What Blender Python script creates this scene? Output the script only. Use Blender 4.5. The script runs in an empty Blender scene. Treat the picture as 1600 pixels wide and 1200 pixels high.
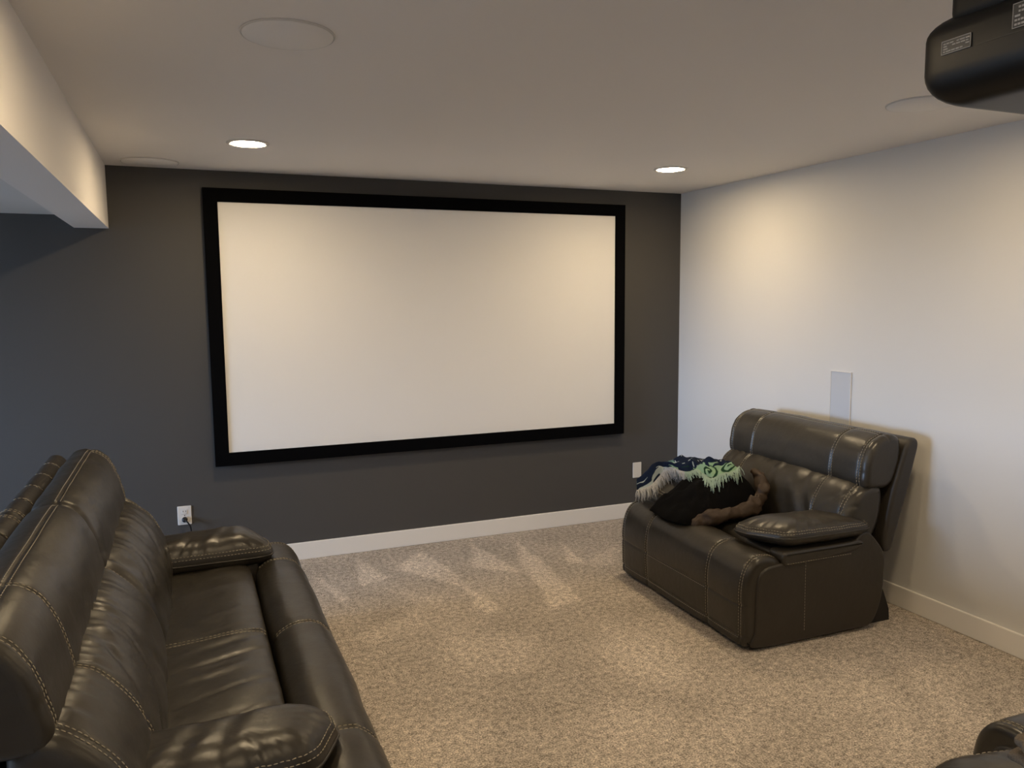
import bpy, bmesh, math, random
import numpy as np
from mathutils import Matrix, Vector

random.seed(4)
rng = np.random.default_rng(7)
scene = bpy.context.scene
COL = scene.collection

# ------------------------------------------------------------------ camera
F_PX = 1238.94
YAW, PITCH, ROLL = -0.389, -0.1072, -0.0083
CAM = Vector((0.381, -5.1355, 1.6667))
cam_data = bpy.data.cameras.new("camera")
cam_data.sensor_fit = 'HORIZONTAL'
cam_data.sensor_width = 36.0
cam_data.lens = F_PX / 1600.0 * 36.0
cam_data.clip_start = 0.02
cam = bpy.data.objects.new("camera", cam_data)
COL.objects.link(cam)
cy, sy, cp, sp = math.cos(YAW), math.sin(YAW), math.cos(PITCH), math.sin(PITCH)
fwd = Vector((-sy * cp, cy * cp, sp))
rgt = Vector((cy, sy, 0.0))
upv = rgt.cross(fwd)
r2 = math.cos(ROLL) * rgt + math.sin(ROLL) * upv
u2 = -math.sin(ROLL) * rgt + math.cos(ROLL) * upv
cam.matrix_world = Matrix(((r2.x, u2.x, -fwd.x, CAM.x), (r2.y, u2.y, -fwd.y, CAM.y),
                           (r2.z, u2.z, -fwd.z, CAM.z), (0, 0, 0, 1)))
scene.camera = cam

# ------------------------------------------------------------------ light and exposure
scene.view_settings.view_transform = 'Standard'
scene.view_settings.look = 'None'
scene.view_settings.gamma = 1.0
scene.view_settings.use_curve_mapping = False
scene.view_settings.exposure = 0.15
SKY_COLOR = (0.47, 0.67, 1.0)
SKY_STRENGTH = 52.0
LAMP_COLOR = (1.0, 0.765, 0.46)
LAMP_STRENGTH = 188.0

world = bpy.data.worlds.new("overcast_sky")
scene.world = world
world.use_nodes = True
bg = world.node_tree.nodes["Background"]
GROUND_COLOR = (0.075, 0.115, 0.165)
wn = world.node_tree
w_tc = wn.nodes.new("ShaderNodeTexCoord")
w_sep = wn.nodes.new("ShaderNodeSeparateXYZ")
w_ramp = wn.nodes.new("ShaderNodeValToRGB")
w_ramp.color_ramp.elements[0].position = 0.495; w_ramp.color_ramp.elements[0].color = (*GROUND_COLOR, 1)
w_ramp.color_ramp.elements[1].position = 0.505; w_ramp.color_ramp.elements[1].color = (*SKY_COLOR, 1)
w_map = wn.nodes.new("ShaderNodeMapRange"); w_map.inputs["From Min"].default_value = -1.0
wn.links.new(w_tc.outputs["Generated"], w_sep.inputs[0])
wn.links.new(w_sep.outputs["Z"], w_map.inputs["Value"])
wn.links.new(w_map.outputs["Result"], w_ramp.inputs["Fac"])
wn.links.new(w_ramp.outputs["Color"], bg.inputs[0])
bg.inputs[1].default_value = SKY_STRENGTH
# the room's window: sky light enters there
WIN_Y0, WIN_Y1, WIN_Z0, WIN_Z1, WIN_X = -2.7, -0.5, 0.85, 2.1, -5.0
portal_d = bpy.data.lights.new("window_daylight", 'AREA')
portal_d.shape = 'RECTANGLE'
portal_d.size = WIN_Y1 - WIN_Y0
portal_d.size_y = WIN_Z1 - WIN_Z0
portal_d.cycles.is_portal = True
portal = bpy.data.objects.new("window_daylight", portal_d)
COL.objects.link(portal)
portal.matrix_world = Matrix(((0, 0, -1, WIN_X - 0.11), (-1, 0, 0, (WIN_Y0 + WIN_Y1) / 2),
                              (0, 1, 0, (WIN_Z0 + WIN_Z1) / 2), (0, 0, 0, 1)))

# ------------------------------------------------------------------ materials
def new_mat(name):
    m = bpy.data.materials.new(name)
    m.use_nodes = True
    nt = m.node_tree
    return m, nt, nt.nodes["Principled BSDF"]

def plain(name, col, rough=0.6, spec=0.5, metal=0.0, bump=0.0, bscale=60.0, var=0.0):
    m, nt, b = new_mat(name)
    b.inputs["Base Color"].default_value = (*col, 1)
    b.inputs["Roughness"].default_value = rough
    b.inputs["Specular IOR Level"].default_value = spec
    b.inputs["Metallic"].default_value = metal
    tc = nt.nodes.new("ShaderNodeTexCoord")
    nz = nt.nodes.new("ShaderNodeTexNoise")
    nz.inputs["Scale"].default_value = bscale
    nz.inputs["Detail"].default_value = 4
    nt.links.new(tc.outputs["Object"], nz.inputs["Vector"])
    if bump:
        bp = nt.nodes.new("ShaderNodeBump")
        bp.inputs["Strength"].default_value = bump
        bp.inputs["Distance"].default_value = 0.002
        nt.links.new(nz.outputs["Fac"], bp.inputs["Height"])
        nt.links.new(bp.outputs["Normal"], b.inputs["Normal"])
    if var:
        mr = nt.nodes.new("ShaderNodeMapRange")
        mr.inputs["To Min"].default_value = 1 - var
        mr.inputs["To Max"].default_value = 1 + var
        nt.links.new(nz.outputs["Fac"], mr.inputs["Value"])
        mx = nt.nodes.new("ShaderNodeVectorMath"); mx.operation = 'SCALE'
        mx.inputs[0].default_value = col
        nt.links.new(mr.outputs["Result"], mx.inputs["Scale"])
        nt.links.new(mx.outputs["Vector"], b.inputs["Base Color"])
    return m

def leather_material(name, c0, c1, rough):
    m, nt, b = new_mat(name)
    L = nt.links.new
    tc = nt.nodes.new("ShaderNodeTexCoord")
    n1 = nt.nodes.new("ShaderNodeTexNoise"); n1.inputs["Scale"].default_value = 9; n1.inputs["Detail"].default_value = 5
    L(tc.outputs["Object"], n1.inputs["Vector"])
    rp = nt.nodes.new("ShaderNodeMix"); rp.data_type = 'RGBA'
    rp.inputs["A"].default_value = (*c0, 1); rp.inputs["B"].default_value = (*c1, 1)
    L(n1.outputs["Fac"], rp.inputs["Factor"])
    L(rp.outputs["Result"], b.inputs["Base Color"])
    mr = nt.nodes.new("ShaderNodeMapRange")
    mr.inputs["From Min"].default_value = 0.3; mr.inputs["From Max"].default_value = 0.7
    mr.inputs["To Min"].default_value = rough - 0.05; mr.inputs["To Max"].default_value = rough + 0.06
    L(n1.outputs["Fac"], mr.inputs["Value"]); L(mr.outputs["Result"], b.inputs["Roughness"])
    vo = nt.nodes.new("ShaderNodeTexVoronoi"); vo.inputs["Scale"].default_value = 420
    L(tc.outputs["Object"], vo.inputs["Vector"])
    n2 = nt.nodes.new("ShaderNodeTexNoise"); n2.inputs["Scale"].default_value = 26; n2.inputs["Detail"].default_value = 3
    L(tc.outputs["Object"], n2.inputs["Vector"])
    b1 = nt.nodes.new("ShaderNodeBump"); b1.inputs["Strength"].default_value = 0.25; b1.inputs["Distance"].default_value = 0.006
    L(n2.outputs["Fac"], b1.inputs["Height"])
    b2 = nt.nodes.new("ShaderNodeBump"); b2.inputs["Strength"].default_value = 0.05; b2.inputs["Distance"].default_value = 0.001
    L(vo.outputs["Distance"], b2.inputs["Height"]); L(b1.outputs["Normal"], b2.inputs["Normal"])
    L(b2.outputs["Normal"], b.inputs["Normal"])
    b.inputs["Specular IOR Level"].default_value = 0.5
    return m

M = {}
M['leather'] = leather_material("dark_brown_leather", (0.023, 0.0195, 0.0148), (0.038, 0.0325, 0.0245), 0.355)
M['leather_flat'] = leather_material("dark_brown_vinyl", (0.024, 0.0195, 0.015), (0.034, 0.028, 0.021), 0.46)
M['thread'] = plain("tan_thread", (0.36, 0.32, 0.25), 0.8, 0.2)
M['dark_wall'] = plain("charcoal_paint", (0.074, 0.071, 0.069), 0.62, 0.35, bump=0.08, bscale=220)
M['wall'] = plain("pale_grey_paint", (0.70, 0.69, 0.675), 0.65, 0.3, bump=0.08, bscale=220)
M['ceiling'] = plain("white_ceiling_paint", (0.82, 0.795, 0.78), 0.8, 0.2, bump=0.08, bscale=160)
M['trim'] = plain("white_trim_paint", (0.86, 0.83, 0.79), 0.4, 0.4)
M['screen'] = plain("matte_white_screen", (0.86, 0.85, 0.84), 0.9, 0.1)
M['velvet'] = plain("black_velvet", (0.0025, 0.0025, 0.003), 0.95, 0.05)
M['plate'] = plain("white_plastic", (0.74, 0.71, 0.67), 0.4, 0.4)
M['grille'] = plain("grey_white_grille", (0.56, 0.58, 0.62), 0.7, 0.2)
M['cgrille'] = plain("white_ceiling_grille", (0.84, 0.83, 0.83), 0.8, 0.2, bump=0.2, bscale=700)
M['grille_edge'] = plain("grey_grille_edge", (0.66, 0.65, 0.64), 0.7, 0.2)
M['black'] = plain("black_plastic", (0.008, 0.008, 0.009), 0.4, 0.4)
M['projector'] = plain("gloss_black_plastic", (0.007, 0.0062, 0.0055), 0.42, 0.28)
M['projector_top'] = plain("matte_black_plastic", (0.007, 0.0062, 0.0055), 0.5, 0.22)
M['print'] = plain("pale_print", (0.40, 0.38, 0.36), 0.6)
M['label'] = plain("label_film", (0.022, 0.021, 0.020), 0.45)
M['metal'] = plain("dark_steel", (0.05, 0.05, 0.05), 0.4, 0.5, 0.8)
M['chrome'] = plain("polished_steel", (0.8, 0.8, 0.8), 0.2, 0.5, 1.0)
M['fleece'] = plain("black_fleece", (0.0028, 0.0025, 0.0026), 0.9, 0.08, bump=1.0, bscale=300)
M['satin'] = plain("brown_lining", (0.050, 0.032, 0.020), 0.6, 0.3, bump=0.3, bscale=90, var=0.3)
M['plush'] = plain("brown_plush", (0.125, 0.098, 0.070), 0.95, 0.1, bump=1.0, bscale=240, var=0.5)
M['fringe_white'] = plain("grey_white_yarn", (0.42, 0.42, 0.42), 0.9, 0.1)
M['fringe_green'] = plain("pale_green_yarn", (0.30, 0.40, 0.33), 0.9, 0.1)

# lamp lens: the only things that give off light indoors
m, nt, b = new_mat("lamp_lens")
b.inputs["Base Color"].default_value = (0.9, 0.9, 0.9, 1)
b.inputs["Emission Color"].default_value = (*LAMP_COLOR, 1)
b.inputs["Emission Strength"].default_value = LAMP_STRENGTH
M['lens'] = m

# architectural window glass
m, nt, b = new_mat("window_glass")
tr = nt.nodes.new("ShaderNodeBsdfTransparent")
gl = nt.nodes.new("ShaderNodeBsdfGlossy"); gl.inputs["Roughness"].default_value = 0.02
mx = nt.nodes.new("ShaderNodeMixShader"); mx.inputs[0].default_value = 0.06
nt.links.new(tr.outputs[0], mx.inputs[1]); nt.links.new(gl.outputs[0], mx.inputs[2])
nt.links.new(mx.outputs[0], nt.nodes["Material Output"].inputs["Surface"])
M['glass'] = m

# throw: woven pattern in a colour attribute
m, nt, b = new_mat("woven_throw")
at = nt.nodes.new("ShaderNodeAttribute"); at.attribute_name = "weave"
nt.links.new(at.outputs["Color"], b.inputs["Base Color"])
b.inputs["Roughness"].default_value = 0.95
b.inputs["Specular IOR Level"].default_value = 0.1
tc = nt.nodes.new("ShaderNodeTexCoord")
nz = nt.nodes.new("ShaderNodeTexNoise"); nz.inputs["Scale"].default_value = 350
nt.links.new(tc.outputs["Object"], nz.inputs["Vector"])
bp = nt.nodes.new("ShaderNodeBump"); bp.inputs["Strength"].default_value = 0.8; bp.inputs["Distance"].default_value = 0.003
nt.links.new(nz.outputs["Fac"], bp.inputs["Height"]); nt.links.new(bp.outputs["Normal"], b.inputs["Normal"])
M['throw'] = m

# carpet
m, nt, b = new_mat("beige_carpet")
L = nt.links.new
tc = nt.nodes.new("ShaderNodeTexCoord")
def noise(scale, detail=3.0, rough=0.6):
    n = nt.nodes.new("ShaderNodeTexNoise")
    n.inputs["Scale"].default_value = scale; n.inputs["Detail"].default_value = detail
    n.inputs["Roughness"].default_value = rough
    L(tc.outputs["Object"], n.inputs["Vector"]); return n
fine = noise(150, 3, 0.7); mid = noise(38, 4, 0.65); big = noise(3.5, 3, 0.6)
rmp = nt.nodes.new("ShaderNodeValToRGB")
rmp.color_ramp.elements[0].position = 0.38; rmp.color_ramp.elements[0].color = (0.165, 0.142, 0.118, 1)
rmp.color_ramp.elements[1].position = 0.62; rmp.color_ramp.elements[1].color = (0.98, 0.87, 0.75, 1)
e = rmp.color_ramp.elements.new(0.5); e.color = (0.53, 0.462, 0.395, 1)
mxf = nt.nodes.new("ShaderNodeMix"); mxf.data_type = 'FLOAT'; mxf.inputs["Factor"].default_value = 0.35
L(fine.outputs["Fac"], mxf.inputs["A"]); L(mid.outputs["Fac"], mxf.inputs["B"])
L(mxf.outputs["Result"], rmp.inputs["Fac"])
pile = nt.nodes.new("ShaderNodeAttribute"); pile.attribute_name = "pile"
addn = nt.nodes.new("ShaderNodeMath"); addn.operation = 'MULTIPLY_ADD'
addn.inputs[1].default_value = 0.38; addn.inputs[2].default_value = 0.68
L(big.outputs["Fac"], addn.inputs[0])
mulp = nt.nodes.new("ShaderNodeMath"); mulp.operation = 'MULTIPLY_ADD'
mulp.inputs[1].default_value = 0.30
L(pile.outputs["Fac"], mulp.inputs[0]); L(addn.outputs[0], mulp.inputs[2])
vm = nt.nodes.new("ShaderNodeVectorMath"); vm.operation = 'SCALE'
L(rmp.outputs["Color"], vm.inputs[0]); L(mulp.outputs[0], vm.inputs["Scale"])
L(vm.outputs["Vector"], b.inputs["Base Color"])
b.inputs["Roughness"].default_value = 1.0; b.inputs["Specular IOR Level"].default_value = 0.05
bp = nt.nodes.new("ShaderNodeBump"); bp.inputs["Strength"].default_value = 1.0; bp.inputs["Distance"].default_value = 0.008
L(mxf.outputs["Result"], bp.inputs["Height"]); L(bp.outputs["Normal"], b.inputs["Normal"])
M['carpet'] = m

# ------------------------------------------------------------------ helpers
def mesh_obj(name, verts, faces, mat, parent=None, smooth=True):
    me = bpy.data.meshes.new(name)
    me.from_pydata([tuple(map(float, v)) for v in verts], [], [list(map(int, f)) for f in faces])
    me.update()
    if smooth:
        me.polygons.foreach_set("use_smooth", [True] * len(me.polygons))
    if mat is not None:
        me.materials.append(M[mat])
    o = bpy.data.objects.new(name, me)
    COL.objects.link(o)
    if parent is not None:
        o.parent = parent
    return o

def bm_obj(name, bm, mat, parent=None, smooth=False):
    bmesh.ops.recalc_face_normals(bm, faces=bm.faces)
    me = bpy.data.meshes.new(name)
    bm.to_mesh(me); bm.free()
    if smooth:
        me.polygons.foreach_set("use_smooth", [True] * len(me.polygons))
    me.materials.append(M[mat])
    o = bpy.data.objects.new(name, me)
    COL.objects.link(o)
    if parent is not None:
        o.parent = parent
    return o

def empty(name, loc=(0, 0, 0), rz=0.0):
    o = bpy.data.objects.new(name, None)
    o.empty_display_size = 0.1
    COL.objects.link(o)
    o.location = loc; o.rotation_euler = (0, 0, rz)
    return o

def tag(o, label=None, cat=None, group=None, kind=None):
    if label: o["label"] = label
    if cat: o["category"] = cat
    if group: o["group"] = group
    if kind: o["kind"] = kind
    return o

def bm_box(bm, lo, hi, bevel=0.0, seg=2):
    r = bmesh.ops.create_cube(bm, size=1.0)
    vs = r['verts']
    for v in vs:
        for i in range(3):
            v.co[i] = lo[i] + (v.co[i] + 0.5) * (hi[i] - lo[i])
    if bevel:
        es = list({e for v in vs for e in v.link_edges})
        bmesh.ops.bevel(bm, geom=es, offset=bevel, segments=seg, affect='EDGES', profile=0.5)

def box(name, lo, hi, mat, parent=None, bevel=0.0, seg=2, smooth=False):
    bm = bmesh.new(); bm_box(bm, lo, hi, bevel, seg)
    o = bm_obj(name, bm, mat, parent, smooth)
    return o

def revolve(name, prof, mat, parent=None, n=48, center=(0, 0, 0), axis='z', smooth=True):
    """prof: list of (r, h); closed at the ends when r == 0"""
    V, Fc = [], []
    for r, h in prof:
        for k in range(n):
            a = 2 * math.pi * k / n
            p = (r * math.cos(a), r * math.sin(a), h)
            if axis == 'y': p = (p[0], h, p[1])
            if axis == 'x': p = (h, p[0], p[1])
            V.append((p[0] + center[0], p[1] + center[1], p[2] + center[2]))
    for i in range(len(prof) - 1):
        for k in range(n):
            Fc.append((i * n + k, i * n + (k + 1) % n, (i + 1) * n + (k + 1) % n, (i + 1) * n + k))
    Fc.append(tuple(range(n))[::-1]); Fc.append(tuple((len(prof) - 1) * n + k for k in range(n)))
    bm = bmesh.new()
    bv = [bm.verts.new(v) for v in V]
    for f in Fc:
        try: bm.faces.new([bv[i] for i in f])
        except ValueError: pass
    bmesh.ops.remove_doubles(bm, verts=bm.verts, dist=1e-6)
    return bm_obj(name, bm, mat, parent, smooth)

def tube_geom(pts, rad, n=8, caps=True):
    pts = np.asarray(pts, float)
    rad = np.broadcast_to(np.asarray(rad, float), (len(pts),))
    T = np.gradient(pts, axis=0)
    T /= np.linalg.norm(T, axis=1)[:, None] + 1e-12
    ref = np.array([0, 0, 1.0]) if abs(T[0][2]) < 0.9 else np.array([1.0, 0, 0])
    V, Fc = [], []
    for i in range(len(pts)):
        a = np.cross(T[i], ref); a /= np.linalg.norm(a) + 1e-12
        b = np.cross(a, T[i]); ref = b
        for k in range(n):
            th = 2 * math.pi * k / n
            V.append(pts[i] + rad[i] * (math.cos(th) * a + math.sin(th) * b))
    for i in range(len(pts) - 1):
        for k in range(n):
            Fc.append((i * n + k, i * n + (k + 1) % n, (i + 1) * n + (k + 1) % n, (i + 1) * n + k))
    if caps:
        Fc.append(tuple(range(n))[::-1]); Fc.append(tuple((len(pts) - 1) * n + k for k in range(n)))
    return V, Fc

def tube(name, pts, rad, mat, parent=None, n=8):
    V, Fc = tube_geom(pts, rad, n)
    return mesh_obj(name, V, Fc, mat, parent)

def smooth_path(ctrl, n=60):
    c = np.asarray(ctrl, float)
    c = np.vstack([2 * c[0] - c[1], c, 2 * c[-1] - c[-2]])
    out = []
    m = len(c) - 3
    for t in np.linspace(0, m - 1e-9, n):
        i = int(t); f = t - i
        p0, p1, p2, p3 = c[i:i + 4]
        out.append(0.5 * (2 * p1 + (p2 - p0) * f + (2 * p0 - 5 * p1 + 4 * p2 - p3) * f * f + (3 * p1 - p0 - 3 * p2 + p3) * f ** 3))
    return np.array(out)

_tab = rng.random((256, 256))
def vnoise(x, y):
    x = np.asarray(x, float); y = np.asarray(y, float)
    xi = np.floor(x).astype(int); yi = np.floor(y).astype(int)
    fx = x - xi; fy = y - yi
    fx = fx * fx * (3 - 2 * fx); fy = fy * fy * (3 - 2 * fy)
    g = lambda a, b_: _tab[a % 256, b_ % 256]
    return ((g(xi, yi) * (1 - fx) + g(xi + 1, yi) * fx) * (1 - fy) + (g(xi, yi + 1) * (1 - fx) + g(xi + 1, yi + 1) * fx) * fy) * 2 - 1

# ------------------------------------------------------------------ cushion loft
class Loft:
    """closed profile in (depth u, height z), swept along the width v, ends rounded"""
    def __init__(s, ctrl, v0, v1, r, disp=None, base_t=110, base_v=0.012, vseams=(), tseams=(), vg=0.006, tg=0.006, crown=0.0, sweep=None):
        c = np.asarray(ctrl, float)
        n = len(c); dense = []
        for i in range(n):
            p0, p1, p2, p3 = c[i - 1], c[i], c[(i + 1) % n], c[(i + 2) % n]
            for f in np.linspace(0, 1, 60, endpoint=False):
                dense.append(0.5 * (2 * p1 + (p2 - p0) * f + (2 * p0 - 5 * p1 + 4 * p2 - p3) * f * f + (3 * p1 - p0 - 3 * p2 + p3) * f ** 3))
        d = np.array(dense); d2 = np.vstack([d, d[:1]])
        s.len = np.concatenate([[0], np.cumsum(np.linalg.norm(np.diff(d2, axis=0), axis=1))])
        s.P = d2; s.total = s.len[-1]
        tg_ = (np.roll(d, -1, 0) - np.roll(d, 1, 0))
        tg_ /= np.linalg.norm(tg_, axis=1)[:, None]
        area = 0.5 * np.sum(d[:, 0] * np.roll(d[:, 1], -1) - np.roll(d[:, 0], -1) * d[:, 1])
        nn = np.stack([tg_[:, 1], -tg_[:, 0]], 1) * (1 if area > 0 else -1)
        for _ in range(6):
            nn = (np.roll(nn, 1, 0) + nn + np.roll(nn, -1, 0)) / 3
        nn /= np.linalg.norm(nn, axis=1)[:, None]
        s.N = np.vstack([nn, nn[:1]]); s.flip = area > 0
        s.v0, s.v1, s.r, s.disp, s.vg, s.tg, s.crown, s.sweep = v0, v1, r, disp, vg, tg, crown, sweep
        s.vseams = list(vseams); s.tseams = [x if np.isscalar(x) else s.t_of(*x) for x in tseams]
        s.base_t, s.base_v = base_t, base_v
    def t_of(s, u, z):
        return s.len[np.argmin((s.P[:, 0] - u) ** 2 + (s.P[:, 1] - z) ** 2)]
    def pos(s, v, t, lift=0.0):
        v = np.asarray(v, float); t = np.mod(np.asarray(t, float), s.total)
        v, t = np.broadcast_arrays(v, t)
        P = np.stack([np.interp(t, s.len, s.P[:, k]) for k in (0, 1)], -1)
        N = np.stack([np.interp(t, s.len, s.N[:, k]) for k in (0, 1)], -1)
        d = np.minimum(v - s.v0, s.v1 - v)
        dd = np.clip(s.r - d, 0, s.r)
        off = -(s.r - np.sqrt(np.maximum(s.r ** 2 - dd ** 2, 0)))
        if s.crown:
            q = (v - s.v0) / (s.v1 - s.v0) * 2 - 1
            off = off + s.crown * (1 - q ** 2)
        for q in s.vseams:
            off = off - s.vg * np.exp(-((v - q) / 0.008) ** 2) - 0.4 * s.vg * np.exp(-((v - q) / 0.03) ** 2)
        for q in s.tseams:
            w = np.abs(t - q); w = np.minimum(w, s.total - w)
            off = off - s.tg * np.exp(-(w / 0.008) ** 2) - 0.4 * s.tg * np.exp(-(w / 0.03) ** 2)
        if s.disp is not None:
            off = off + s.disp(v, t, P)
        Q = P + N * (off + lift)[..., None]
        uu = Q[..., 0]; zz = Q[..., 1]
        if s.sweep is not None:
            du, dz = s.sweep(v, P); uu = uu + du; zz = zz + dz
        return np.stack([v, uu, zz], -1)
    def build(s, name, mat, parent):
        ts = list(np.linspace(0, s.total, s.base_t, endpoint=False))
        for q in s.tseams:
            ts += [q + k for k in (-.02, -.014, -.009, -.005, -.002, 0, .002, .005, .009, .014, .02)]
        ts = np.unique(np.round(np.mod(ts, s.total), 4))
        vs = list(np.arange(s.v0 + s.r, s.v1 - s.r, s.base_v)) + [s.v1 - s.r]
        for q in s.vseams:
            vs += [q + k for k in (-.02, -.014, -.009, -.005, -.002, 0, .002, .005, .009, .014, .02)]
        vs = [q for q in vs if s.v0 + s.r <= q <= s.v1 - s.r]
        for a in np.linspace(0, math.pi / 2, 8)[:-1]:
            k = s.r * (1 - math.sin(a)) if False else s.r * (1 - math.cos(math.pi / 2 - a)) if False else s.r * (1 - math.cos(a))
            vs += [s.v0 + k, s.v1 - k]
        vs = np.unique(np.round(vs, 4))
        Vg, Tg = np.meshgrid(vs, ts, indexing='ij')
        Pp = s.pos(Vg, Tg).reshape(-1, 3)
        nv, n_t = len(vs), len(ts)
        i = np.arange(nv - 1)[:, None]; j = np.arange(n_t)[None, :]; j2 = (j + 1) % n_t
        a = i * n_t + j; b_ = i * n_t + j2; c_ = (i + 1) * n_t + j2; d_ = (i + 1) * n_t + j
        q = np.stack([a, b_, c_, d_], -1).reshape(-1, 4)
        faces = q.tolist()
        faces.append(list(range(n_t))[::-1]); faces.append([(nv - 1) * n_t + k for k in range(n_t)])
        if s.flip: pass
        bm_faces = faces if s.flip is False else [f[::-1] for f in faces]
        o = mesh_obj(name, Pp, bm_faces, mat, parent)
        o.data.polygons[len(faces) - 1].use_smooth = False; o.data.polygons[len(faces) - 2].use_smooth = False
        return o
    def vline(s, v, ta, tb, lift=0.0006, step=0.004):
        if tb < ta: tb += s.total
        t = np.linspace(ta, tb, max(2, int((tb - ta) / step)))
        return s.pos(np.full_like(t, v), t, lift)
    def tline(s, t, va, vb, lift=0.0006, step=0.004):
        v = np.linspace(va, vb, max(2, int(abs(vb - va) / step)))
        return s.pos(v, np.full_like(v, t), lift)

THREAD_R = 0.0014
def stitches(name, paths, parent, dash=0.0105, gap=0.0045, rad=THREAD_R, mat='thread'):
    V, Fc = [], []
    for pts in paths:
        pts = np.asarray(pts, float)
        L_ = np.concatenate([[0], np.cumsum(np.linalg.norm(np.diff(pts, axis=0), axis=1))])
        if L_[-1] < dash: continue
        s0 = 0.0
        while s0 + dash <= L_[-1]:
            ss = np.array([s0, s0 + dash * .25, s0 + dash * .75, s0 + dash])
            P = np.stack([np.interp(ss, L_, pts[:, k]) for k in range(3)], 1)
            v, f = tube_geom(P, np.array([.5, 1, 1, .5]) * rad, 5)
            o = len(V); V += v; Fc += [tuple(i + o for i in q) for q in f]
            s0 += dash + gap
    if not V: return None
    o = mesh_obj(name, V, Fc, mat, parent); o['kind'] = 'stuff'
    return o

# ------------------------------------------------------------------ room
H = 2.44
XR = 3.872
BW = -0.175          # left side of the beam
BZ = 2.085           # underside of the beam
LZ = 2.155           # low ceiling beyond it
YB = -7.2            # wall behind the camera
HB = 0.113

# floor with the marks a vacuum left in the pile
def soft_poly(X, Y, poly, soft=0.035):
    p = np.asarray(poly, float)
    inside = np.zeros_like(X, bool)
    dist = np.full_like(X, 9.0)
    n = len(p)
    for i in range(n):
        a, b_ = p[i], p[(i + 1) % n]
        cond = ((a[1] > Y) != (b_[1] > Y))
        xi = (b_[0] - a[0]) * (Y - a[1]) / (b_[1] - a[1] + 1e-12) + a[0]
        inside ^= cond & (X < xi)
        ab = b_ - a
        t = np.clip(((X - a[0]) * ab[0] + (Y - a[1]) * ab[1]) / (ab @ ab), 0, 1)
        dist = np.minimum(dist, np.hypot(X - a[0] - t * ab[0], Y - a[1] - t * ab[1]))
    sd = np.where(inside, dist, -dist)
    return np.clip(0.5 + sd / soft, 0, 1)

def build_floor():
    xs = np.concatenate([np.arange(-5.1, 0.55, 0.3), np.arange(0.6, 3.9, 0.02)])
    ys = np.concatenate([np.arange(-7.3, -3.9, 0.2), np.arange(-3.9, 0.05, 0.02)])
    X, Y = np.meshgrid(xs, ys, indexing='ij')
    pv = np.zeros_like(X)
    wedges = [
        [(1.34, -0.10), (1.45, -0.58), (1.25, -0.64)],
        [(1.02, -0.35), (1.17, -0.82), (1.11, -0.85)],
        [(1.75, -0.13), (1.83, -0.52), (1.82, -0.93), (1.65, -0.63), (1.50, -0.45)],
        [(2.12, -0.13), (2.23, -0.82), (1.96, -0.61)],
        [(2.43, -0.14), (2.40, -0.85), (2.34, -1.35), (2.14, -1.40), (2.27, -0.71)],
        [(2.71, -0.27), (2.63, -0.82), (2.56, -0.77)],
        [(1.42, -0.78), (1.62, -1.00), (1.59, -1.06), (1.45, -0.97)],
        [(1.83, -0.78), (1.89, -1.31), (1.76, -1.33)],
        [(1.48, -1.11), (1.45, -1.32), (1.17, -1.44), (1.04, -1.33)],
        [(2.73, -0.72), (2.99, -0.61), (2.81, -0.95), (2.67, -0.89)],
        [(3.02, -2.42), (3.22, -2.52), (2.96, -3.02), (2.72, -3.20)],
        [(3.36, -2.46), (3.46, -2.56), (3.22, -3.10), (3.05, -3.12)],
        [(2.3, -1.7), (2.5, -2.1), (2.3, -2.5), (2.1, -2.1)],
        [(1.5, -1.5), (1.9, -1.7), (1.7, -2.0), (1.4, -1.9)],
        [(1.05, -2.1), (1.4, -2.3), (1.2, -2.8), (1.0, -2.6)],
        [(1.9, -2.4), (2.4, -2.7), (2.0, -3.0), (1.6, -2.8)],
    ]
    jx = 0.018 * vnoise(X * 14, Y * 14); jy = 0.018 * vnoise(X * 14 + 50, Y * 14 + 9)
    for k, wpoly in enumerate(wedges):
        amp = (0.6 if k in (6, 8, 9) else 1.0) if k < 10 else 0.5
        pv = np.maximum(pv, amp * soft_poly(X + jx, Y + jy, wpoly, (0.09 if k in (6, 8, 9) else 0.028) if k < 10 else 0.14))
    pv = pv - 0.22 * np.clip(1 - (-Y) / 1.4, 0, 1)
    pv = pv + 0.25 * vnoise(X * 3.1, Y * 3.1)
    V = np.stack([X, Y, np.zeros_like(X)], -1).reshape(-1, 3)
    ny = len(ys)
    i = np.arange(len(xs) - 1)[:, None]; j = np.arange(ny - 1)[None, :]
    q = np.stack([i * ny + j, (i + 1) * ny + j, (i + 1) * ny + j + 1, i * ny + j + 1], -1).reshape(-1, 4)
    o = mesh_obj("floor", V, q.tolist(), 'carpet')
    at_ = o.data.attributes.new("pile", 'FLOAT', 'POINT')
    at_.data.foreach_set("value", pv.reshape(-1).astype(np.float32))
    tag(o, "beige mottled carpet floor with vacuum marks", None, None, 'structure')
build_floor()

def struct(name, lo, hi, mat, label, bevel=0.0):
    return tag(box(name, lo, hi, mat, None, bevel), label, None, None, 'structure')

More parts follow.
